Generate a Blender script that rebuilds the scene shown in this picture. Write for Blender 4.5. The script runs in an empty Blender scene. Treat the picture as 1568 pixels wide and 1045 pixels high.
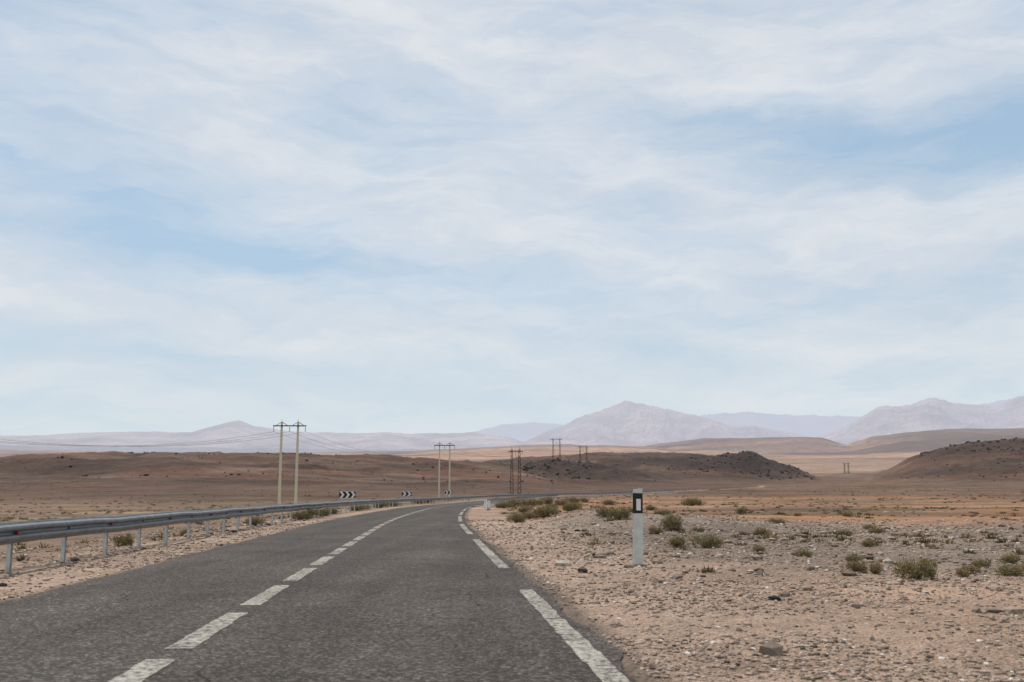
import bpy, math, random
import numpy as np
from mathutils import Vector
random.seed(7); rng=np.random.default_rng(11)
scene=bpy.context.scene
try:
    scene.view_settings.view_transform='Standard'; scene.view_settings.look='None'; scene.view_settings.exposure=0
except Exception: pass
EYE=1.35
# ---------------------------------------------------------------- noise
def hsh(ix,iy,seed):
    n=(ix.astype(np.int64)*374761393+iy.astype(np.int64)*668265263+seed*97571)&0xffffffff
    n=((n^(n>>13))*1274126177)&0xffffffff
    n=n^(n>>16)
    return (n&0xffffff)/float(0x1000000)
def vn(x,y,seed=0):
    x=np.asarray(x,float); y=np.asarray(y,float)
    ix=np.floor(x); iy=np.floor(y); fx=x-ix; fy=y-iy
    fx=fx*fx*fx*(fx*(fx*6-15)+10); fy=fy*fy*fy*(fy*(fy*6-15)+10)
    a=hsh(ix,iy,seed);b=hsh(ix+1,iy,seed);c=hsh(ix,iy+1,seed);d=hsh(ix+1,iy+1,seed)
    return (a*(1-fx)+b*fx)*(1-fy)+(c*(1-fx)+d*fx)*fy
def fbm(x,y,o=4,seed=0,g=.5):
    t=0;a=1;s=0
    for i in range(o):
        t=t+a*(vn(x,y,seed+i*13)*2-1); s+=a; a*=g
        x,y=x*1.7-y*1.1+5.2,x*1.1+y*1.7+1.3
    return t/s
def ridged(x,y,o=5,seed=0,g=.5):
    t=0;a=1;s=0
    for i in range(o):
        t=t+a*(1-np.abs(vn(x,y,seed+i*17)*2-1)*1.6); s+=a; a*=g
        x,y=x*1.7-y*1.1+5.2,x*1.1+y*1.7+1.3
    return t/s
def sst(a,b,x):
    t=np.clip((x-a)/(b-a),0,1); return t*t*(3-2*t)
# ---------------------------------------------------------------- road course
YS=np.arange(-80,640,.5)
_s=np.interp(YS,[-80,45,60,75,100,130,160,200,250,300,400,500,640],[-2.2,-2.2,-1.85,-1.25,0,3,8,17,35,56,103,150,215])
k=np.hanning(41);k/=k.sum()
_sp=np.pad(_s,20,mode='reflect',reflect_type='odd')
_s=np.convolve(_sp,k,'valid')
XS=_s-.0804*YS
def xc(Y): return np.interp(Y,YS,XS)
DX=np.gradient(XS,.5)
def slope(Y): return np.interp(Y,YS,DX)
BR=[0,150,300,600,1000,2000,4000,8000,14000,30000,60000]
BZ=[0,0,1.1,5,13,50,150,350,610,1250,2500]
def zb(r): return np.interp(r,BR,BZ)
def road_pt(Y,off):
    Y=np.asarray(Y,float); m=slope(Y); L=np.sqrt(1+m*m)
    return xc(Y)+off/L, Y-off*m/L
def road_z(Y): return zb(np.maximum(Y,0))
# ---------------------------------------------------------------- terrain
def ridge(r,q,base,R,wf,wb,qt,pt):
    py=np.interp(q,qt,pt)
    zc=EYE+(757-py)/1560*R
    H=np.maximum(0,zc-zb(R))
    t=(r-R)
    sh=np.where(t<0,1-np.clip(-t/wf,0,1),1-np.clip(t/wb,0,1))
    sh=sh*sh*(3-2*sh)
    return H*sh
def terrain(X,Y,col=False):
    X=np.asarray(X,float);Y=np.asarray(Y,float)
    r=np.hypot(X,Y); az=np.clip(np.arctan2(X,Y),-1.0,1.0); q=784+1542*np.tan(az)
    q2=q+fbm(X/260,Y/260,3,5)*22*np.clip(r/600,0,1)
    lf=1-.12*sst(900,300,q)*sst(1500,6000,r)
    base=zb(r)*lf
    w=fbm(X/300,Y/300,3,9)*90
    hL=ridge(r+w,q2,base,900,700,700,[-900,0,60,130,200,300,380,440,520,600,660,720,760,800,840,900],[715,706,703,700,698,697,699,697,699,702,704,708,712,716,726,745])
    hM=ridge(r+w,q2,base,1150,560,800,[600,700,760,830,880,945,1000,1060,1110,1150,1200,1260],[735,712,706,700,695,690,693,696,700,712,728,748])
    hN=ridge(r+w*.2,q,base,760,200,240,[690,760,810,840,865,890,940,1010,1080],[745,728,713,706,708,711,717,728,745])
    hK=ridge(r+w*.25,q+w*.05,base,1000,170,200,[900,980,1050,1085,1112,1130,1147,1160,1180,1210,1240,1262],[740,722,710,703,698,696,694.5,698,707,716,728,740])
    hR=ridge(r+w*.3,q2,base,1150,520,800,[1310,1350,1400,1450,1500,1568,1700,2400],[745,727,706,692,686,681,678,690])
    hP=ridge(r+w*3,q2,base,6500,2500,3000,[960,1040,1090,1180,1255,1290,1340],[690,680,673,672,674,684,692])
    hQ=ridge(r+w*3,q2,base,6000,2600,3000,[1290,1350,1400,1470,1600,2400],[695,676,670,668,669,680])
    hT=ridge(r+w*3,q2,base,5000,1600,3000,[300,600,700,830,1000,1100],[705,691,685,681,686,700])
    near=np.maximum.reduce([hL,hM,hN,hK,hR]); far=np.maximum.reduce([hP,hQ,hT])
    z=base+near+far
    hf=np.clip(near/14,0,1)
    z=z+fbm(X/70,Y/70,4,21)*np.clip((r-60)/400,0,1)*2.0*(1+hf*.6)
    z=z-np.abs(fbm(X/120,Y/120,4,44))*hf*8
    z=z+hf*ridged(X/26,Y/26,4,48)*2.4
    rk=np.clip(np.maximum(hN*.9-2,hK-3)/8,0,1)
    z=z+rk*(ridged(X/14,Y/14,4,71)*2.8-1.2)
    z=z+sst(2500,5000,r)*fbm(X/900,Y/900,4,31)*20
    # road corridor
    L=np.sqrt(1+slope(Y)**2); d=(X-xc(Y))/L
    ok=(Y>-80)&(Y<640)
    e=np.where(d>0,d-3.83,-d-3.2)           # distance beyond asphalt edge
    nr=fbm(X/3.1,Y/3.1,4,3)*.07+fbm(X/14,Y/14,3,6)*.24*sst(4,14,e)
    mound=.6*np.exp(-((X-3.6)/2.6)**2-((Y-50)/13)**2)+.35*np.exp(-((X-8)/3)**2-((Y-44)/9)**2)
    side=np.where(d>0,-.10*sst(5,11,e)*sst(70,20,r),-.35*sst(3.2,8,e))
    fine=fbm(X/.55,Y/.55,3,8)*.02*sst(80,25,r)
    nat=z+nr+mound+side+fine
    corr=np.where(ok,1-sst(.0,6,e-1.2),0)
    zr=road_z(Y)
    edge=zr-.012+nr*.25*sst(.1,2.5,e)+fine*.9
    zz=nat*(1-corr)+edge*corr
    zz=np.where(ok&(e<0),zr-.07*sst(0,-.35,e)-.008,zz)
    if not col: return zz
    def C(*c): return np.array(c)[None,:]
    def mix(a,b,t): return a*(1-t[:,None])+b*t[:,None]
    n1=fbm(X/18,Y/18,4,51); n2=fbm(X/5,Y/5,4,52); n3=fbm(X/120,Y/120,4,53); n4=fbm(X/700,Y/700,4,54); nb=fbm(X/90,Y/9,4,57)
    rr=r*(1+n1*.25)
    c=np.repeat(C(.30,.205,.148),len(X),0)
    c=mix(c,C(.365,.265,.20),sst(.0,.5,n2)*.6)
    c=mix(c,C(.21,.152,.118),sst(.05,.45,fbm(X/2.3,Y/3.5,4,66))*.5)
    right=sst(-2,2,d)
    cr=mix(c,C(.17,.132,.107),sst(17,25,rr)*sst(5,8,d+n2)*.85)
    cr=mix(cr,C(.245,.125,.064),sst(46,64,rr)*(.6+.4*np.clip(nb*2+.4,0,1)))
    cr=mix(cr,C(.095,.070,.046),sst(46,64,rr)*sst(.0,.28,fbm(X/60,Y/7,4,58))*.8)
    cr=mix(cr,C(.27,.182,.12),sst(70,120,rr)*sst(.15,.35,fbm(X/110,Y/14,4,59))*.6)
    cr=mix(cr,C(.105,.067,.048),sst(170,340,rr)*(.85))
    cl=mix(c,C(.185,.124,.087),sst(2.4,3.4,e+n2*.5))
    cl=mix(cl,C(.145,.097,.062),sst(45,110,rr)*(.6+.4*np.clip(nb*2,0,1)))
    cl=mix(cl,C(.235,.168,.11),sst(30,60,rr)*sst(2.4,4,e)*sst(.08,.32,fbm(X/80,Y/10,4,65))*.65)
    cl=mix(cl,C(.088,.054,.038),sst(100,260,rr)*.95)
    c=mix(cl,cr,right)
    c=mix(c,C(.30,.20,.14),sst(1150,1900,r*(1+n3*.2))*sst(1050,1250,q)*.8)
    c=mix(c,C(.21,.138,.10),sst(1800,3500,r))
    c=mix(c,C(.10,.067,.054),sst(1800,3500,r)*np.clip(n4*2.8+.15,0,.85))
    c=mix(c,C(.40,.225,.13),sst(2500,3500,r)*sst(.1,.35,fbm(X/1600,Y/500,3,60))*.6)
    hh=np.clip(near/6,0,1)
    c=mix(c,C(.060,.037,.027),hh*.95)
    c=mix(c,C(.105,.052,.034),hh*sst(.0,.35,fbm(X/140,Y/60,4,62))*.8)
    c=mix(c,C(.13,.085,.06),hh*sst(.10,.38,fbm(X/60,Y/25,4,63))*.65)
    c=mix(c,C(.034,.023,.019),rk*.92)
    c=mix(c,C(.042,.027,.021),np.clip((hR-12)/14,0,1)*.75)
    c=mix(c,C(.10,.065,.05),np.clip(np.maximum(hP,hQ)/60,0,1)*.75)
    c=c*(1+n2*.18*sst(120,40,r)+n1*.20+n3*.18)[:,None]
    sh=np.where(ok,sst(4.5,1.5,e)*sst(-.2,.1,e),0)
    c=mix(c,C(.31,.222,.168),sh*.7)
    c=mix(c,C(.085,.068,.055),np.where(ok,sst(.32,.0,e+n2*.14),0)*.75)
    c=mix(c,C(.06,.045,.033),np.where(ok&(d<0),np.exp(-((e-2.05)/.2)**2),0)*.7)  # guardrail shadow and grass painted as a dark strip along its base
    return zz,np.clip(c,.015,.8),near
# ---------------------------------------------------------------- mesh helpers
def mesh_np(name,V,F,mats,col=None,smooth=False,mi=None):
    me=bpy.data.meshes.new(name)
    V=np.asarray(V,np.float32);F=np.asarray(F,np.int32)
    n=F.shape[1]
    me.vertices.add(len(V)); me.vertices.foreach_set('co',V.ravel())
    me.loops.add(F.size); me.loops.foreach_set('vertex_index',F.ravel())
    me.polygons.add(len(F)); me.polygons.foreach_set('loop_start',np.arange(0,F.size,n,dtype=np.int32))
    try: me.polygons.foreach_set('loop_total',np.full(len(F),n,np.int32))
    except Exception: pass
    if mi is not None: me.polygons.foreach_set('material_index',np.asarray(mi,np.int32))
    me.update(calc_edges=True)
    me.polygons.foreach_set('use_smooth',np.full(len(F),bool(smooth)))
    if col is not None:
        a=me.color_attributes.new('Col','FLOAT_COLOR','POINT')
        c4=np.ones((len(V),4),np.float32); c4[:,:3]=col
        a.data.foreach_set('color',c4.ravel())
    for m in mats: me.materials.append(m)
    me.validate()
    ob=bpy.data.objects.new(name,me); scene.collection.objects.link(ob)
    return ob
class B:
    def __init__(s): s.v=[];s.f=[];s.m=[]
    def add(s,vs,fs,m=0):
        o=len(s.v); s.v+= [tuple(p) for p in vs]; s.f+=[tuple(i+o for i in f) for f in fs]; s.m+=[m]*len(fs)
    def box(s,c,sz,m=0,top=None):
        x,y,z=c;a,b,h=[t/2 for t in sz]; k=top if top else 1
        vs=[(x-a,y-b,z-h),(x+a,y-b,z-h),(x+a,y+b,z-h),(x-a,y+b,z-h),(x-a*k,y-b*k,z+h),(x+a*k,y-b*k,z+h),(x+a*k,y+b*k,z+h),(x-a*k,y+b*k,z+h)]
        s.add(vs,[(3,2,1,0),(4,5,6,7),(0,1,5,4),(1,2,6,5),(2,3,7,6),(3,0,4,7)],m)
    def bar(s,p,q,r,r2=None,n=6,m=0):
        p=Vector(p);q=Vector(q);r2=r if r2 is None else r2
        d=(q-p).normalized(); u=d.orthogonal().normalized(); w=d.cross(u)
        vs=[];
        for c,R in ((p,r),(q,r2)):
            for i in range(n):
                a=2*math.pi*i/n+math.pi/4; vs.append(c+(u*math.cos(a)+w*math.sin(a))*R)
        fs=[(i,(i+1)%n,n+(i+1)%n,n+i) for i in range(n)]+[tuple(range(n))[::-1],tuple(range(n,2*n))]
        s.add(vs,fs,m)
    def obj(s,name,mats,smooth=False,loc=None):
        me=bpy.data.meshes.new(name); me.from_pydata(s.v,[],s.f)
        for m in mats: me.materials.append(m)
        me.polygons.foreach_set('material_index',s.m); me.polygons.foreach_set('use_smooth',[smooth]*len(s.f)); me.update()
        ob=bpy.data.objects.new(name,me); scene.collection.objects.link(ob)
        if loc: ob.location=loc
        return ob
# ---------------------------------------------------------------- materials
class N:
    def __init__(s,nt): s.nt=nt;s.l=nt.links
    def new(s,t,**kw):
        n=s.nt.nodes.new(t)
        for k_,v in kw.items():
            if k_ in n.inputs: s.set(n.inputs[k_],v)
            else: setattr(n,k_,v)
        return n
    def set(s,i,v):
        if isinstance(v,bpy.types.NodeSocket): s.l.new(v,i)
        elif isinstance(v,(tuple,list)) and len(v)==3 and i.type=='RGBA': i.default_value=(*v,1)
        else: i.default_value=v
    def m(s,op,a,b=0.0,c=None,clamp=False):
        n=s.nt.nodes.new('ShaderNodeMath'); n.operation=op; n.use_clamp=clamp
        s.set(n.inputs[0],a); s.set(n.inputs[1],b)
        if c is not None: s.set(n.inputs[2],c)
        return n.outputs[0]
    def mixc(s,f,a,b,bt='MIX'):
        n=s.nt.nodes.new('ShaderNodeMix'); n.data_type='RGBA'; n.blend_type=bt
        s.set(n.inputs[0],f); s.set(n.inputs[6],a); s.set(n.inputs[7],b); return n.outputs[2]
    def noise(s,vec,scale,detail=4,rough=.55,dist=0):
        n=s.nt.nodes.new('ShaderNodeTexNoise'); s.set(n.inputs['Vector'],vec); n.inputs['Scale'].default_value=scale
        n.inputs['Detail'].default_value=detail; n.inputs['Roughness'].default_value=rough; n.inputs['Distortion'].default_value=dist
        return n.outputs['Fac']
    def rng(s,v,a,b,c,d):
        n=s.nt.nodes.new('ShaderNodeMapRange'); s.set(n.inputs[0],v)
        for i,x in enumerate((a,b,c,d)): n.inputs[i+1].default_value=x
        return n.outputs[0]
    def mapping(s,vec,scale=(1,1,1),rot=(0,0,0)):
        n=s.nt.nodes.new('ShaderNodeMapping'); s.set(n.inputs[0],vec); n.inputs['Scale'].default_value=scale; n.inputs['Rotation'].default_value=rot; return n.outputs[0]
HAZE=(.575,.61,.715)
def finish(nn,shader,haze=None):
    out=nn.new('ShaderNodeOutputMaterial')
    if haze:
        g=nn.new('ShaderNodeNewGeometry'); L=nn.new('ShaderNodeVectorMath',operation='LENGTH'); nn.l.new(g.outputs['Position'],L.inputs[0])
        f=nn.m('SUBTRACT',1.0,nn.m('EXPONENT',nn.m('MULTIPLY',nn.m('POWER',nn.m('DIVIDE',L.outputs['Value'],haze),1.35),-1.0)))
        e=nn.new('ShaderNodeEmission',Color=HAZE)  # airlight painted in as emission, growing with distance from the origin
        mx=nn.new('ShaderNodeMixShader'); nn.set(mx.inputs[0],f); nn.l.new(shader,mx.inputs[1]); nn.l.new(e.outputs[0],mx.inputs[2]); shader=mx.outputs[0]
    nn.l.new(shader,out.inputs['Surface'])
def mat(name):
    m=bpy.data.materials.new(name); m.use_nodes=True; m.node_tree.nodes.clear(); return m,N(m.node_tree)
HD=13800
def simple(name,col,rough=.8,metal=0,var=.15,scale=12,bump=0,haze=None,attr=False,spec=.3):
    m,n=mat(name); pos=n.new('ShaderNodeNewGeometry').outputs['Position']
    nz=n.noise(pos,scale,3)
    c=n.new('ShaderNodeAttribute',attribute_name='Col').outputs['Color'] if attr else n.new('ShaderNodeRGB').outputs[0]
    if not attr: c.node.outputs[0].default_value=(*col,1)
    f=n.rng(nz,.25,.75,1-var,1+var)
    cmb=n.new('ShaderNodeCombineColor'); 
    for i in range(3): n.set(cmb.inputs[i],f)
    c=n.mixc(1.0,c,cmb.outputs[0],'MULTIPLY')
    b=n.new('ShaderNodeBsdfPrincipled'); n.set(b.inputs['Base Color'],c); b.inputs['Roughness'].default_value=rough; b.inputs['Metallic'].default_value=metal
    b.inputs['Specular IOR Level'].default_value=spec
    if bump:
        bp=n.new('ShaderNodeBump'); bp.inputs['Strength'].default_value=bump; n.set(bp.inputs['Height'],nz); bp.inputs['Distance'].default_value=.02; n.l.new(bp.outputs[0],b.inputs['Normal'])
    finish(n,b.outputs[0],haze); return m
# ground
M_ground,n=mat('desert_ground')
pos=n.new('ShaderNodeNewGeometry').outputs['Position']
col=n.new('ShaderNodeAttribute',attribute_name='Col').outputs['Color']
a=n.noise(pos,.22,4,.6); b_=n.noise(pos,2.3,5,.65); c_=n.noise(pos,26,3,.7); d_=n.noise(pos,.02,5,.65)
f=n.m('MULTIPLY',n.m('MULTIPLY',n.rng(a,.3,.7,.78,1.22),n.rng(b_,.3,.7,.8,1.2)),n.m('MULTIPLY',n.rng(c_,.3,.7,.62,1.38),n.rng(d_,.3,.7,.70,1.3)))
vo=n.new('ShaderNodeTexVoronoi'); n.set(vo.inputs['Vector'],pos); vo.inputs['Scale'].default_value=34
vs=n.new('ShaderNodeSeparateColor'); n.l.new(vo.outputs['Color'],vs.inputs[0])
f=n.m('MULTIPLY',f,n.rng(vs.outputs[0],0,1,.7,1.32))
cmb=n.new('ShaderNodeCombineColor')
for i in range(3): n.set(cmb.inputs[i],f)
col=n.mixc(1.0,col,cmb.outputs[0],'MULTIPLY')
bs=n.new('ShaderNodeBsdfPrincipled'); n.set(bs.inputs['Base Color'],col); bs.inputs['Roughness'].default_value=.95; bs.inputs['Specular IOR Level'].default_value=.08
h=n.m('ADD',n.m('MULTIPLY',b_,.05),n.m('ADD',n.m('MULTIPLY',c_,.012),n.m('MULTIPLY',vo.outputs['Distance'],-.013)))
h=n.m('ADD',h,n.m('ADD',n.m('MULTIPLY',a,.4),n.m('MULTIPLY',d_,11)))
bp=n.new('ShaderNodeBump'); bp.inputs['Strength'].default_value=.85; bp.inputs['Distance'].default_value=1; n.set(bp.inputs['Height'],h); n.l.new(bp.outputs[0],bs.inputs['Normal'])
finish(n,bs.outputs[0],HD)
# asphalt
def asphalt(name,paint=False):
    m,n=mat(name); g=n.new('ShaderNodeNewGeometry').outputs['Position']
    al=n.mapping(g,(1,.05,1),(0,0,math.radians(-4.6)))
    st=n.noise(al,1.3,4); big=n.noise(g,.30,4,.6); sp=n.noise(g,60,2,.8); md=n.noise(g,4.5,3,.7)
    vo=n.new('ShaderNodeTexVoronoi'); n.set(vo.inputs['Vector'],g); vo.inputs['Scale'].default_value=36
    vs=n.new('ShaderNodeSeparateColor'); n.l.new(vo.outputs['Color'],vs.inputs[0])
    f=n.m('MULTIPLY',n.rng(st,.3,.7,.76,1.22),n.rng(big,.35,.65,.80,1.18))
    f=n.m('MULTIPLY',f,n.m('MULTIPLY',n.rng(sp,.3,.7,.5,1.45),n.rng(md,.3,.7,.86,1.14)))
    f=n.m('MULTIPLY',f,n.rng(n.m('POWER',vs.outputs[0],3.0),0,1,.68,2.9))
    wv=n.new('ShaderNodeVectorMath',operation='ADD'); n.l.new(g,wv.inputs[0])
    nt_=n.new('ShaderNodeTexNoise'); n.set(nt_.inputs['Vector'],g); nt_.inputs['Scale'].default_value=.8; n.l.new(nt_.outputs['Color'],wv.inputs[1])
    cr=n.new('ShaderNodeTexVoronoi',feature='DISTANCE_TO_EDGE'); n.set(cr.inputs['Vector'],wv.outputs[0]); cr.inputs['Scale'].default_value=.16
    ck=n.m('MULTIPLY',n.m('LESS_THAN',cr.outputs['Distance'],.0020),n.m('GREATER_THAN',n.noise(g,.18,1),.46))
    f=n.m('MULTIPLY',f,n.m('SUBTRACT',1.0,n.m('MULTIPLY',ck,.55)))
    cmb=n.new('ShaderNodeCombineColor'); 
    for i in range(3): n.set(cmb.inputs[i],f)
    c=n.mixc(1.0,(.053,.0445,.0385),cmb.outputs[0],'MULTIPLY')
    if paint:
        wear=n.noise(g,13,5,.8); w2=n.noise(g,.9,2)
        k_=n.m('ADD',n.rng(wear,.40,.56,0,.85),n.rng(w2,.3,.7,-.24,.24),clamp=True)
        c=n.mixc(k_,c,n.mixc(n.noise(g,30,3),(.28,.26,.22),(.50,.465,.40)))
    b=n.new('ShaderNodeBsdfPrincipled'); n.set(b.inputs['Base Color'],c); b.inputs['Roughness'].default_value=.9; b.inputs['Specular IOR Level'].default_value=.13
    bp=n.new('ShaderNodeBump'); bp.inputs['Strength'].default_value=.6; bp.inputs['Distance'].default_value=.008; n.set(bp.inputs['Height'],n.m('ADD',sp,vs.outputs[0])); n.l.new(bp.outputs[0],b.inputs['Normal'])
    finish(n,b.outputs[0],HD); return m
M_asph=asphalt('asphalt'); M_paint=asphalt('worn_road_paint',True)
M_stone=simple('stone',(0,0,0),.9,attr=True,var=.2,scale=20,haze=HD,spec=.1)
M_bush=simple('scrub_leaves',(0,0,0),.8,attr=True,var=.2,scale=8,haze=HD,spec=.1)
M_galv=simple('galvanised_steel',(.18,.195,.205),.5,.5,.28,4,spec=.45)
M_post=simple('galvanised_post',(.52,.52,.50),.6,.05,.2,9)
M_red=simple('red_reflector',(.25,.03,.02),.3)
M_white=simple('white_plastic',(.58,.61,.55),.5,var=.16,scale=7)
M_wpaint=simple('white_sign_face',(.75,.75,.74),.45,var=.05)
M_black=simple('black_band',(.018,.02,.022),.5,var=.1)
M_conc=simple('pale_concrete_pole',(.70,.62,.44),.75,var=.1,scale=3)
M_foot=simple('concrete_footing',(.25,.19,.145),.9,var=.25,scale=14)
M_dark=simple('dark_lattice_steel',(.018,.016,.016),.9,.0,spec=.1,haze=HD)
M_ceram=simple('insulator_glass',(.10,.09,.07),.3)
M_wire=simple('cable',(.05,.05,.055),.8,spec=.1)
# ---------------------------------------------------------------- ground sheet
az=np.concatenate([np.arange(-38,38,.13),np.arange(38,322,3.0)])*math.pi/180
rad=np.concatenate([[.25,.8,1.6],np.geomspace(2.6,45000,1050)])
A,Rr=np.meshgrid(az,rad); X=(Rr*np.sin(A)).ravel(); Y=(Rr*np.cos(A)).ravel()
Z,C_,near_=terrain(X,Y,True)
nA=len(az);nR=len(rad)
i0=(np.arange(nR-1)[:,None]*nA+np.arange(nA)[None,:]); i1=(np.arange(nR-1)[:,None]*nA+(np.arange(nA)[None,:]+1)%nA)
F=np.stack([i0,i0+nA,i1+nA,i1],-1).reshape(-1,4)
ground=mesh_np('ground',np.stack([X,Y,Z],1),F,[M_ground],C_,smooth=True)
if ground.data.polygons[len(F)//2].normal.z<0: ground.data.flip_normals()
# ---------------------------------------------------------------- mountains
M_mtn,n=mat('hazy_mountain')
pos=n.new('ShaderNodeNewGeometry').outputs['Position']
col=n.mixc(n.rng(n.noise(pos,.0011,7,.68),.36,.62,0,1),(.20,.135,.12),(.55,.40,.34))
bs=n.new('ShaderNodeBsdfDiffuse'); n.set(bs.inputs['Color'],col)
bp=n.new('ShaderNodeBump'); bp.inputs['Strength'].default_value=.9; bp.inputs['Distance'].default_value=1; n.set(bp.inputs['Height'],n.m('MULTIPLY',n.noise(pos,.002,7,.62),380)); n.l.new(bp.outputs[0],bs.inputs['Normal'])
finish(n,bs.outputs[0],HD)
def mountains(name,R,depth,qt,pt,seed,rough=1.0,foot=700):
    q=np.linspace(min(qt),max(qt),1100); t=np.linspace(-1,1,90)
    Q,T=np.meshgrid(q,t); tb=(Q-784)/1542; Rr=R+T*depth
    Yy=Rr/np.sqrt(1+tb*tb); Xx=Yy*tb
    crest=EYE+(757-np.interp(Q,qt,pt))/1560*R; b0=EYE+(757-foot)/1560*R
    H=np.maximum(crest-b0,0)
    w=fbm(Xx/2500,Yy/2500,4,seed)*.35
    sh=np.clip(1-np.abs(T+w*(1-np.abs(T))),0,1)
    rg=ridged(Xx/1300,Yy/2600,6,seed+3,.58)
    Zz=b0+H*(sh**.95)+rough*H*.42*(rg-.5)*np.sin(np.clip(sh,0,1)*math.pi*.95)+rough*H*.05*(rg-.4)
    Zz=Zz+fbm(Xx/350,Yy/500,3,seed+9)*H*.03
    Zz=np.where(np.abs(T)>.98,b0-200,Zz)
    nq=len(q); i=(np.arange(len(t)-1)[:,None]*nq+np.arange(nq-1)[None,:])
    F=np.stack([i,i+1,i+nq+1,i+nq],-1).reshape(-1,4)
    return mesh_np(name,np.stack([Xx.ravel(),Yy.ravel(),Zz.ravel()],1),F,[M_mtn],smooth=True)
mountains('mountain_range',18000,3400,[780,830,870,895,920,945,965,985,1010,1030,1050,1085,1120,1180,1240,1300],[690,664,646,634,627,622,615,618,626,631,634,645,652,660,672,690],3)
mountains('mountain_range',17000,2500,[-1200,-300,0,60,120,200,290,340,362,385,440,520,620,720,780,850],[662,670,675,673,669,668,665,652,648,655,662,663,662,661,670,692],17,.6)
mountains('mountain_range',18500,3200,[1180,1250,1300,1330,1352,1375,1430,1500,1530,1568,1620,1800,2300],[692,672,655,638,628,627,620,627,632,624,612,632,650],29,.9)
mountains('mountain_range',32000,5000,[300,640,730,770,830,900,1000,1080,1140,1200,1260,1330,1400,1500,1600,2200],[685,668,657,646,645,650,642,634,632,637,641,646,640,630,615,640],41,.4)
# ---------------------------------------------------------------- road
yy=np.concatenate([np.arange(-60,60,.2),np.arange(60,600,1.0)])
jr=fbm(yy/1.1,yy*0,5,90,.65)*.14; jl=fbm(yy/1.3,yy*0+9,5,91,.65)*.12
offs=[None,-3.15,-2.6,-1.6,0,1.6,3,3.78,None]
V=[]
for j,o in enumerate(offs):
    if o is None: oo=(-3.19+jl) if j==0 else (3.82+jr); dz=-.06
    else: oo=np.full(len(yy),o)+(jl if j==1 else 0)+(jr if j==len(offs)-2 else 0); dz=0.0
    x,y=road_pt(yy,oo); V.append(np.stack([x,y,road_z(yy)+.004+dz],1))
V=np.stack(V,1); nj=len(offs); i=(np.arange(len(yy)-1)[:,None]*nj+np.arange(nj-1)[None,:])
F=np.stack([i,i+1,i+nj+1,i+nj],-1).reshape(-1,4)
mesh_np('road',V.reshape(-1,3),F,[M_asph])
def strips(name,segs,off,w):
    V=[];F=[]
    for a,b in segs:
        ys=np.linspace(a,b,max(3,int((b-a)/.15)))
        j1=fbm(ys/.22,ys*0+3,3,95)*.026; j2=fbm(ys/.22,ys*0+8,3,96)*.026
        x1,y1=road_pt(ys,off-w/2+j1);x2,y2=road_pt(ys,off+w/2+j2); z=road_z(ys)+.0085
        o=len(V)
        for k_ in range(len(ys)): V+= [(x1[k_],y1[k_],z[k_]),(x2[k_],y2[k_],z[k_])]
        F+=[(o+2*k_,o+2*k_+1,o+2*k_+3,o+2*k_+2) for k_ in range(len(ys)-1)]
    mesh_np(name,V,F,[M_paint])
segs=[(-1.3,1.35),(2.15,4.8),(5.6,8.5)]
y0=9.06
while y0<400: segs.append((y0,y0+2.7)); y0+=3.48
strips('road_center_line',segs,0,.235)
segs=[(-13,-1.5),(2.3,10.9),(10.95,14.25)]; y0=18.4
while y0<400: segs.append((y0,y0+11.8)); y0+=15.8
strips('road_edge_line',segs,3.55,.20)
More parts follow.
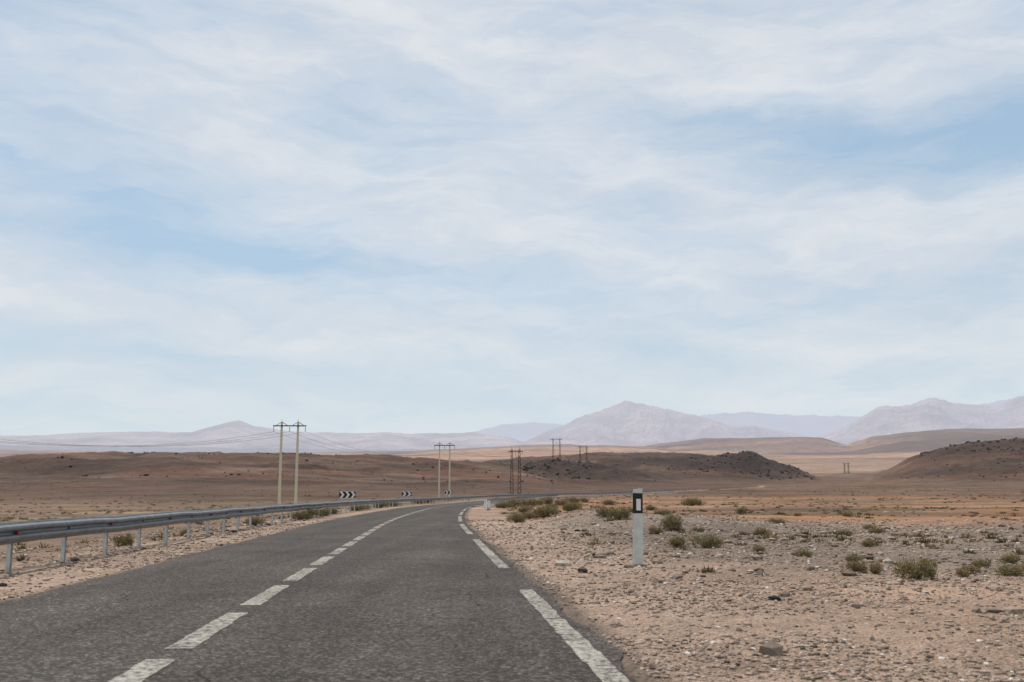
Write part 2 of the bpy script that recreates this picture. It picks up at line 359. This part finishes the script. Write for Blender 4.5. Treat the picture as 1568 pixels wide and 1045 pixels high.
# ---------------------------------------------------------------- guardrails
prof=[(0.0,.31),(.012,.335),(.022,.32),(.03,.295),(.085,.262),(.092,.23),(.085,.198),(.02,.17),(.012,.148),(.02,.126),(.085,.098),(.092,.066),(.085,.034),(.03,.0),(.022,-.025),(.012,-.04),(0,-.02)]
def guardrail(name,Ya,Yb,off,sgn,term=False):
    b=B(); ys=[];y=Ya
    while y<Yb: ys.append(y); y+=(1.6 if y<150 else 3.2)
    P=len(prof)
    for i_,y in enumerate(ys):
        z=float(road_z(y))+.53+.012*math.sin(y*.7)+.008*math.sin(y*2.3)
        if term:
            t=min(1,max(0,(y-Ya)/5)); z=float(road_z(y))-.1+t*.63
        for (px,pz) in prof:
            x,yv=road_pt(y,off+sgn*px); b.v.append((float(x),float(yv),z+pz))
    for i_ in range(len(ys)-1):
        for k_ in range(P-1):
            b.f.append((i_*P+k_,i_*P+k_+1,(i_+1)*P+k_+1,(i_+1)*P+k_)); b.m.append(0)
    y=Ya+(5 if term else .35); c=0
    while y<Yb-1:
        x,yv=map(float,road_pt(y,off-sgn*.055)); g=float(terrain([x],[yv])[0]); zr=float(road_z(y))
        top=zr+.80
        hh=top-g+.3; zc=g-.3+hh/2
        b.box((x,yv-.04,zc),(.07,.006,hh),1); b.box((x,yv+.04,zc),(.07,.006,hh),1); b.box((x-.035*sgn-.004,yv,zc),(.006,.074,hh),1)
        x2,y2=map(float,road_pt(y,off+sgn*.006)); b.box((x2-.02*sgn,y2,zr+.68),(.05,.07,.2),0)
        x3,y3=map(float,road_pt(y,off+sgn*.03)); b.bar((x3-.02,y3,zr+.678),(x3+.02*sgn,y3,zr+.678),.022,m=0)
        if c%2==0:
            x3,y3=map(float,road_pt(y,off+sgn*.07)); b.box((x3,y3-.02,zr+.678),(.03,.08,.055),2)
        c+=1; y+=2.62 if y<200 else 4
    if term:
        x,yv=map(float,road_pt(Ya+2.0,off)); z=float(road_z(Ya))
        for k_ in range(8):   # rounded white terminal nose, sloping to the ground
            a0=math.pi*k_/8; a1=math.pi*(k_+1)/8
            p=[(x+.25*math.cos(t),yv-.25*math.sin(t)) for t in (a0,a1)]
            b.add([(p[0][0],p[0][1],z+.2),(p[1][0],p[1][1],z+.2),(p[1][0],p[1][1],z+.58),(p[0][0],p[0][1],z+.58)],[(0,1,2,3)],3)
        x4,y4=map(float,road_pt(Ya+5.4,off)); b.box((x4,y4-.25,z+.62),(.5,.09,.36),3)
        b.add([(x-.3,yv,z+.5),(x-.25,yv,z+.12),(x4+.3,y4,z+.5),(x4+.3,y4,z+.84)],[(0,1,2,3)],3)
    return b.obj(name,[M_galv,M_post,M_red,M_wpaint])
guardrail('guardrail',-24,440,-5.12,1)
guardrail('guardrail',84,215,5.5,-1,True)
# ---------------------------------------------------------------- chevron signs
def chevron(x,y,w,h,nch,zoff=.95):
    g=float(terrain([x],[y])[0]); b=B()
    for sx in (-w*.32,w*.32): b.box((sx,.05,(zoff+h)/2-.1),(.06,.05,zoff+h+.0),1)
    b.box((0,0,zoff+h/2),(w,.02,h),2)
    b.box((0,-.0125,zoff+h-.012),(w,.005,.024),0); b.box((0,-.0125,zoff+.012),(w,.005,.024),0)
    cw=w/nch
    for i_ in range(nch):
        x0=-w/2+cw*i_+cw*.08; t=cw*.42; d=cw*.44; yb=-.0135
        z0=zoff+.03; z1=zoff+h-.03; zm=(z0+z1)/2
        b.add([(x0,yb,z0),(x0+t,yb,z0),(x0+t+d,yb,zm),(x0+d,yb,zm),(x0+t,yb,z1),(x0,yb,z1)],[(0,1,2,3),(3,2,4,5)],0)
    ob=b.obj('chevron_sign',[M_wpaint,M_post,M_black],loc=(x,y,g)); ob.rotation_euler=(0,0,math.radians(6)); return ob
chevron(-14.7,90,1.45,.62,3,.98); chevron(-14.0,134,1.25,.62,2,1.05); chevron(-11.2,178,1.25,.7,2,1.15)
# ---------------------------------------------------------------- delineator post
g=float(terrain([2.42],[19.6])[0]); b=B()
def prism(b,z0,z1,w0,w1,dp,m,e=0,sl=0):
    def ring(z,w,s_): 
        return [(-w/2-e,-dp/2-e,z),(w/2+e,-dp/2-e,z+s_),(w*.30+e,dp/2+e,z+s_*.8),(-w*.30-e,dp/2+e,z+s_*.2)]
    vs=ring(z0,w0,0)+ring(z1,w1,sl)
    b.add(vs,[(3,2,1,0),(4,5,6,7),(0,1,5,4),(1,2,6,5),(2,3,7,6),(3,0,4,7)],m)
Hd=1.48
prism(b,-.1,1.00,.215,.195,.09,0)
prism(b,1.00,1.385,.197,.190,.092,1,.001)
prism(b,1.385,Hd-.03,.190,.188,.09,0,0,.03)
b.box((.015,-.0505,1.165),(.085,.008,.22),2)
b.box((.02,-.03,-.015),(.34,.24,.10),3,top=.75)
ob=b.obj('delineator_post',[M_white,M_black,M_wpaint,M_foot],loc=(2.42,19.6,g)); ob.rotation_euler=(math.radians(-.6),math.radians(.8),math.radians(4))
# ---------------------------------------------------------------- power poles
WP=[]
def hframe(x,y,H,sp,arm,lattice=False,rot=0,k=1.0):
    g=float(terrain([x],[y])[0])-.3; H=H+.3; b=B()
    az_=H-.55
    if not lattice:
        for sx in (-sp/2,sp/2):
            b.box((sx,0,H/2),(.36,.30,H),0,top=.66)
            b.bar((sx,0,H-.02),(sx,0,H+.35),.03,.015,m=1)
            b.bar((sx,0,H-.0),(sx-.75,0,az_+.05),.035,m=1); b.bar((sx,0,H),(sx+.75,0,az_+.05),.035,m=1)
        b.box((0,-.17,az_),(arm,.10,.14),1)
    else:
        for sx in (-sp/2,sp/2):
            w0=.48*k;w1=.2*k
            cs=[(-1,-1),(1,-1),(1,1),(-1,1)]; nn_=9
            for (a_,c) in cs: b.bar((sx+a_*w0,c*w0,0),(sx+a_*w1,c*w1,H),.07*k,.055*k,4)
            for i_ in range(nn_):
                z0=H*i_/nn_;z1=H*(i_+1)/nn_; wa=w0+(w1-w0)*i_/nn_; wb=w0+(w1-w0)*(i_+1)/nn_
                for k_ in range(4):
                    p=cs[k_];q_=cs[(k_+1)%4]
                    b.bar((sx+p[0]*wa,p[1]*wa,z0),(sx+q_[0]*wb,q_[1]*wb,z1),.04*k,n=4)
            b.bar((sx,0,H),(sx,0,H+.6),.06,.03)
        b.box((0,0,az_),(arm,.25*k,.20*k),0); 
        if sp>3: b.bar((-sp/2,0,H*.7),(sp/2,0,H*.95),.05,n=4); b.bar((sp/2,0,H*.7),(-sp/2,0,H*.95),.05,n=4)
    pts=[]
    for sx in (-arm/2+.12,0,arm/2-.12):
        l=.75 if not lattice else .9*k
        yo=-.17 if not lattice else 0
        b.bar((sx,yo,az_-.05),(sx,yo,az_-l),.02,m=2)
        for i_ in range(4):
            zz=az_-.2-i_*.14*(l/.75); b.bar((sx,yo,zz),(sx,yo,zz-.05),.085,.05,8,m=2)
        pts.append((sx,az_-l))
    ob=b.obj('power_pole',[M_dark if lattice else M_conc,M_dark,M_ceram],loc=(x,y,g)); ob.rotation_euler=(0,0,rot)
    WP.append([(x+px_*math.cos(rot),y+px_*math.sin(rot),g+pz) for px_,pz in pts])
hframe(-60,58,11,2.1,4.3,rot=.35)
hframe(-29.4,132,11.1,2.15,4.4,rot=0.02)
hframe(-13.8,205,11.2,2.1,4.3)
hframe(.9,250,11.3,1.9,3.6,True,k=.85)
hframe(34,765,18.5,5.2,9.5,True,k=1.5)
hframe(57,800,17.5,5.2,9.0,True,k=1.5)
hframe(330,1560,17,7,13,True,k=2.0); 
hframe(430,1290,14,5,10,True,k=1.8)
b=B()
for i_ in range(len(WP)-2):
    sag=[3.4,2.2,1.0,9,1.2,14][i_]
    if i_==5: continue
    for k_ in range(3):
        p=Vector(WP[i_][k_]);q_=Vector(WP[i_+1][k_]); pr=p
        for t in range(1,25):
            u=t/24; c=p.lerp(q_,u); c.z-=4*sag*u*(1-u); b.bar(pr,c,.012 if i_<3 else .022,n=4); pr=c
b.obj('power_cable',[M_wire])
# ---------------------------------------------------------------- stones
import bmesh
bm=bmesh.new(); bmesh.ops.create_icosphere(bm,subdivisions=1,radius=1); IV=np.array([v.co[:] for v in bm.verts]); IF=np.array([[v.index for v in f.verts] for f in bm.faces]); bm.free()
def stones(name,X,Y,S,cols,sink=.25,flat=.65):
    n_=len(X); Z=terrain(X,Y)
    J=IV[None]*(1+rng.uniform(-.32,.32,(n_,len(IV),1)))
    sc=np.stack([S*rng.uniform(.65,1.4,n_),S*rng.uniform(.65,1.3,n_),S*flat*rng.uniform(.6,1.2,n_)],1)
    J=J*sc[:,None,:]; a=rng.uniform(0,6.28,n_); ca=np.cos(a)[:,None];sa=np.sin(a)[:,None]
    x=J[:,:,0]*ca-J[:,:,1]*sa; y=J[:,:,0]*sa+J[:,:,1]*ca
    V=np.stack([x+X[:,None],y+Y[:,None],J[:,:,2]+(Z+S*flat*(1-2*sink)*.6)[:,None]],-1).reshape(-1,3)
    F=(IF[None]+(np.arange(n_)*len(IV))[:,None,None]).reshape(-1,3)
    return mesh_np(name,V,F,[M_stone],np.repeat(cols,len(IV),0))
def edge_dist(X,Y):
    L=np.sqrt(1+slope(Y)**2); d=(X-xc(Y))/L
    return np.where(d>0,d-3.83,-d-3.2),d
def stone_cols(n_,dark=.08,lo=.6,wh=(.58,.53,.47)):
    t=rng.uniform(0,1,(n_,1)); base=np.array([.25,.178,.135])*(1-t)+np.array([.40,.315,.25])*t
    base=base*rng.uniform(lo,1.2,(n_,1)); k_=rng.uniform(0,1,n_)
    base[k_<dark]*=.35; base[k_>.96]=np.array(wh); return base
n_=85000
r=np.exp(rng.uniform(math.log(6.5),math.log(55),n_)); tb=rng.uniform(-.62,.62,n_)
Y=r/np.sqrt(1+tb*tb);X=Y*tb; e,d=edge_dist(X,Y); k_=(e>.03)&((d>0)|(e<6))&(rng.uniform(0,1,n_)<np.clip(fbm(X/2.2,Y/2.2,3,79)*1.6+.8,.22,1)); X,Y,r,e=X[k_],Y[k_],r[k_],e[k_]
S=rng.uniform(.0,1,len(X))**2.6*(.016+.0010*r)+.0035+.00026*r
stones('gravel',X,Y,S,stone_cols(len(X),.1))
n_=10000
r=np.exp(rng.uniform(math.log(9),math.log(170),n_)); tb=rng.uniform(-.65,.65,n_)
Y=r/np.sqrt(1+tb*tb);X=Y*tb; e,d=edge_dist(X,Y); dens=np.clip(fbm(X/8,Y/5,3,77)*2+.35,.05,1)*np.where((r>22)&(d>6),1,.3); k_=(e>.9)&(rng.uniform(0,1,n_)<dens); X,Y,r=X[k_],Y[k_],r[k_]
S=rng.uniform(0,1,len(X))**3.2*.12+.03
stones('scattered_rocks',X,Y,S,stone_cols(len(X),.25,wh=(.42,.37,.31))*.9)
n_=34000; q=rng.uniform(-200,1750,n_); r=rng.uniform(420,1450,n_); tb=(q-784)/1542; Y=r/np.sqrt(1+tb*tb); X=Y*tb
_,_,nr_=terrain(X,Y,True); rk=((q>1060)&(q<1250)&(r>860)&(r<1090))|((q>800)&(q<905)&(r>640)&(r<800))|((q>1400)&(r>980)&(r<1200)&(nr_>22))
cl_=fbm(X/50,Y/50,3,85)
k_=(nr_>3)&((rk&(cl_>-.25))|(rng.uniform(0,1,n_)<.16*np.clip(cl_*4,0,1)*(1+2*(np.abs(r-900)<120)))); X,Y,rkk=X[k_],Y[k_],rk[k_]
S=rng.uniform(0,1,len(X))**3*1.6+.35; S=np.where(rkk,S*.85,S*.55)
stones('boulders',X,Y,S,np.array([[.045,.032,.026]])*rng.uniform(.6,1.7,(len(X),1)),flat=.8)
for (x,y,s) in ((3.42,13.3,.085),(1.83,22.6,.07)):
    stones('dark_rock',np.array([x]),np.array([y]),np.array([s]),np.array([[.03,.027,.026]]),sink=.25,flat=.6)
# ---------------------------------------------------------------- shrubs
def bush_mesh(name,seed,nl=1600,dry=0.3):
    g=np.random.default_rng(seed); V=[];F=[];C=[]
    lumps=[(g.uniform(-.62,.62),g.uniform(-.5,.5),g.uniform(.12,.5),g.uniform(.2,.42)) for _ in range(11)]
    for i_ in range(nl):
        lx,ly,lz,lr=lumps[g.integers(len(lumps))]
        v=g.normal(size=3); v/=np.linalg.norm(v); rr_=lr*g.uniform(.35,1.2)
        p=np.array([lx,ly,lz])+v*rr_*np.array([1,1,.95])
        if p[2]<.01: p[2]=g.uniform(.01,.12)
        out=np.array([p[0]*.7,p[1]*.7,.35+p[2]])+g.normal(size=3)*.45; out/=np.linalg.norm(out)
        sd=np.cross(out,g.normal(size=3)); sd/=np.linalg.norm(sd)
        L=g.uniform(.05,.15); w=g.uniform(.010,.024)
        o=len(V); V+=[p-sd*w,p+sd*w,p+out*L+sd*w*.3,p+out*L-sd*w*.3]; F.append((o,o+1,o+2,o+3))
        t=g.uniform(0,1); base=np.array([.20,.175,.075])*(1-t)+np.array([.30,.25,.12])*t
        if g.uniform()<dry: base=np.array([.33,.25,.15])*g.uniform(.6,1.2)
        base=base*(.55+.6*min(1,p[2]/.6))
        C+=[base]*4
    for i_ in range(70):
        a=g.uniform(0,6.28); e_=np.array([math.cos(a)*g.uniform(.2,.95),math.sin(a)*g.uniform(.2,.8),g.uniform(.25,.95)])
        w=.012; o=len(V); V+=[np.array([-w,0,0]),np.array([w,0,0]),e_+np.array([w*.3,0,0]),e_-np.array([w*.3,0,0])]; F.append((o,o+1,o+2,o+3)); C+=[np.array([.15,.105,.065])]*4
    ob=mesh_np(name,np.array(V),np.array(F),[M_bush],np.array(C)); me=ob.data; bpy.data.objects.remove(ob); return me
BM=[bush_mesh('shrub_mesh',s_,dry=dr) for s_,dr in ((1,.2),(2,.35),(3,.5),(4,.9),(5,.25))]
def shrub(x,y,w,h,k_=None):
    g=float(terrain([x],[y])[0]); me=BM[random.randrange(5) if k_ is None else k_]
    ob=bpy.data.objects.new('desert_shrub',me); scene.collection.objects.link(ob)
    ob.location=(x,y,g-.02); ob.scale=(w/1.6,w/1.6,h/.9); ob.rotation_euler=(0,0,random.uniform(0,6.28))
for a in [(6.6,16.6,.72,.42,0),(4.35,26.4,.75,.36,1),(4.95,26.0,.95,.45,0),(5.3,33.5,.9,.68,1),(4.6,32,.6,.3,3),(4.35,41,1.1,.65,0),(3.9,42.5,.8,.5,1),
 (.2,49,.95,.6,0),(1.7,52,1.6,.75,1),(1.0,54,1,.5,4),(3.7,61,1.4,.8,0),(5.4,63,1.5,.6,1),(20,112,2.3,1.2,0),
 (6.0,17.8,.42,.28,1),(6.25,17.5,.34,.26,3),(8.35,17.0,.55,.26,0),(7.6,17.2,.35,.18,3),(7.9,17.6,.4,.2,1),(6.3,22,.4,.24,0),(5.75,23.5,.35,.2,3),(6.9,20.5,.35,.2,0),(8.9,19.3,.5,.24,1),(9.3,18.6,.4,.2,3),(8.1,19.8,.4,.2,0),(10.1,20.5,.6,.26,1),
 (9.5,27,.5,.25,1),(13,36,.7,.3,1),(12,46,.9,.35,0),(20,60,1.0,.4,3),(9,75,1.4,.5,0),(12,88,1.5,.5,1),(8.2,33,.6,.28,3),(10.8,33,.6,.25,0),(14.5,41,.8,.3,1),(7.5,50,1.0,.4,0),(16,70,1.3,.45,1),
 (-10.3,19.8,.5,.42,1),(-10.3,27,.55,.4,0),(-10.6,33,.5,.3,3),(-11.2,44,.8,.5,4),(-11.3,54,1.2,.6,0),(-11.5,58,1.5,.65,1),(-11.9,63,1.3,.7,4),
 (-12.5,70,1.2,.5,1),(-12.8,84,1.7,.6,0),(-13.4,91,1.5,.5,1),(-13.2,101,1.7,.7,4),(-13.6,112,2,.7,0),(-13.2,140,2.2,.9,0),(-12.4,150,2,.9,1),
 (-.8,97,1.8,.8,0),(.2,104,2,1.0,1),(1.6,110,2.2,1.0,0),(2.8,117,2.2,1.1,4),(4.5,124,2.4,1.1,1),(6,118,2.1,.9,3),(1.2,84,1.4,.6,1),(7.5,128,2.4,1.0,0),(9.5,136,2.2,.9,1),(2.6,70,1.1,.5,1),(11.2,120,2,.7,3),(1.1,79,1.4,.5,3),(3.4,90,1.6,.6,1),(5.6,98,1.6,.6,0)]:
    shrub(*a)
# distant scrub mass (one object)
n_=10000
r=np.exp(rng.uniform(math.log(18),math.log(520),n_)); tb=rng.uniform(-.65,.65,n_); Y=r/np.sqrt(1+tb*tb);X=Y*tb; e,d=edge_dist(X,Y)
k_=(e>2.6)&(rng.uniform(0,1,n_)<np.clip(fbm(X/30,Y/8,3,88)*2.0+.2,.06,1)*np.where(r<60,.4,1)); X,Y,r=X[k_],Y[k_],r[k_]; Z=terrain(X,Y)
V=[];F=[];C=[]
for i_ in range(len(X)):
    s_=random.uniform(.08,.24)*(1+min(r[i_],300)/240); c0=np.array([.15,.125,.06])*random.uniform(.6,1.3) if random.random()<.6 else np.array([.24,.17,.095])*random.uniform(.7,1.2)
    for j in range(22):
        a=random.uniform(0,6.28); rd=random.random(); lx=math.cos(a)*s_*rd; ly=math.sin(a)*s_*rd; ex=math.cos(a)*s_*random.uniform(.1,.5); ey=math.sin(a)*s_*random.uniform(.1,.5)
        hh=s_*random.uniform(.3,.75)*(1.15-rd*.7); w=s_*.13; o=len(V)
        V+=[(X[i_]+lx-w,Y[i_]+ly,Z[i_]-.02),(X[i_]+lx+w,Y[i_]+ly-w,Z[i_]-.02),(X[i_]+lx+ex+random.uniform(-w,w),Y[i_]+ly+ey,Z[i_]+hh)]; F.append((o,o+1,o+2)); C+=[c0]*3
mesh_np('scrub',V,F,[M_bush],np.array(C))
# ---------------------------------------------------------------- sun & sky
EL=math.radians(57); AZ=math.atan2(-.5,.72)
S=Vector((math.sin(AZ)*math.cos(EL),math.cos(AZ)*math.cos(EL),math.sin(EL)))
sl=bpy.data.lights.new('sun','SUN'); sl.energy=3.8; sl.angle=math.radians(.5); sl.color=(1,.965,.90)
so=bpy.data.objects.new('sun',sl); so.rotation_euler=(-S).to_track_quat('-Z','Y').to_euler(); scene.collection.objects.link(so)
w=bpy.data.worlds.new('World'); scene.world=w; w.use_nodes=True; w.node_tree.nodes.clear(); n=N(w.node_tree)
try: w.cycles.sampling_method='MANUAL'; w.cycles.sample_map_resolution=256
except Exception: pass
sky=n.new('ShaderNodeTexSky'); sky.sky_type='NISHITA'; sky.sun_disc=False; sky.sun_elevation=EL; sky.sun_rotation=AZ; sky.dust_density=1.0; sky.air_density=1.0
tc=n.new('ShaderNodeTexCoord').outputs['Generated']; sep=n.new('ShaderNodeSeparateXYZ'); n.l.new(tc,sep.inputs[0])
azn=n.m('MULTIPLY',n.m('ARCTAN2',sep.outputs[0],sep.outputs[1]),57.2958); el=n.m('MULTIPLY',n.m('ARCSINE',sep.outputs[2]),57.2958)
def vec(x,y,z=0.0):
    c=n.new('ShaderNodeCombineXYZ'); n.set(c.inputs[0],x);n.set(c.inputs[1],y);n.set(c.inputs[2],z); return c.outputs[0]
wn=n.new('ShaderNodeTexNoise'); n.set(wn.inputs['Vector'],vec(n.m('MULTIPLY',azn,.055),n.m('MULTIPLY',el,.13),3.3)); wn.inputs['Scale'].default_value=1.4; wn.inputs['Detail'].default_value=6; wn.inputs['Roughness'].default_value=.58
ws=n.new('ShaderNodeSeparateColor'); n.l.new(wn.outputs['Color'],ws.inputs[0])
wa=n.m('MULTIPLY',n.m('SUBTRACT',ws.outputs[0],.5),15.0); we=n.m('MULTIPLY',n.m('SUBTRACT',ws.outputs[1],.5),6.0)
a2=n.m('ADD',azn,wa); e2=n.m('ADD',el,we)
tot=None
for (a0,e0,sa,se,amp,tl) in [(-24,15.6,8.5,1.7,.72,-.15),(-16,13.2,6,.7,.35,-.06),(-29,20.5,5,1.4,.4,0),(-28,26,7,2.0,.45,.12),(-7.5,21.5,5,1.6,.32,-.1),(-4,12.0,11,.9,.5,-.08),(4.3,15.3,5,.7,.3,-.2),(19,19.3,7,1.3,.5,-.12),(27.5,18.0,6,1.7,.62,.1),(29,26,4,1.8,.45,0),(15,10.4,9,.7,.3,0),(-17,7.6,12,.6,.2,0),(70,20,20,5,.6,0),(-75,24,25,5,.6,0),(140,30,40,8,.6,0),(-150,25,30,7,.6,0)]:
    da=n.m('DIVIDE',n.m('SUBTRACT',a2,a0),sa)
    de=n.m('DIVIDE',n.m('SUBTRACT',n.m('SUBTRACT',e2,e0),n.m('MULTIPLY',n.m('SUBTRACT',a2,a0),tl)),se)
    gq=n.m('MULTIPLY',n.m('EXPONENT',n.m('MULTIPLY',n.m('ADD',n.m('MULTIPLY',da,da),n.m('MULTIPLY',de,de)),-.5)),amp)
    tot=gq if tot is None else n.m('ADD',tot,gq)
fs=n.noise(vec(n.m('MULTIPLY',a2,.04),n.m('MULTIPLY',n.m('ADD',e2,n.m('MULTIPLY',azn,.12)),.26),2.1),1.6,7,.58)
fs2=n.noise(vec(n.m('MULTIPLY',a2,.09),n.m('MULTIPLY',n.m('SUBTRACT',e2,n.m('MULTIPLY',azn,.12)),.55),5.1),1.5,6,.62)
cf=n.m('ADD',.84,n.m('SUBTRACT',n.m('ADD',n.m('MULTIPLY',n.m('SUBTRACT',fs,.5),1.1),n.m('MULTIPLY',n.m('SUBTRACT',fs2,.5),.75)),tot),clamp=True)
cf=n.rng(cf,0,1,.14,.96)
hz=n.rng(el,0.0,9.0,.78,0.0)
cf=n.m('MAXIMUM',cf,hz)
cw=n.mixc(n.rng(n.m('ADD',n.m('MULTIPLY',ws.outputs[2],.6),n.m('MULTIPLY',fs,.4)),.36,.64,0,1),(6.45,6.95,7.6),(8.0,8.15,8.4))
cw=n.mixc(n.rng(el,0,11,1,0),cw,(6.9,7.65,8.1))
blue=n.mixc(n.rng(el,5,28,0,1),(4.2,6.2,7.8),(3.1,5.0,7.2))
skyc=n.mixc(.75,sky.outputs[0],blue)
fin=n.mixc(cf,skyc,cw)
bg=n.new('ShaderNodeBackground'); n.set(bg.inputs['Color'],fin); bg.inputs['Strength'].default_value=.1
o=n.new('ShaderNodeOutputWorld'); n.l.new(bg.outputs[0],o.inputs[0])
# ---------------------------------------------------------------- camera
cd=bpy.data.cameras.new('camera'); cd.lens=35; cd.sensor_width=36; cd.clip_end=120000; cd.clip_start=.1
cd.dof.use_dof=True; cd.dof.focus_distance=32; cd.dof.aperture_fstop=2.8
co=bpy.data.objects.new('camera',cd); co.location=(0,0,EYE); co.rotation_euler=(math.radians(90)+math.atan(234.5/1524),0,0)
scene.collection.objects.link(co); scene.camera=co
print('terrain at poles',[round(p[0][2],1) for p in WP])
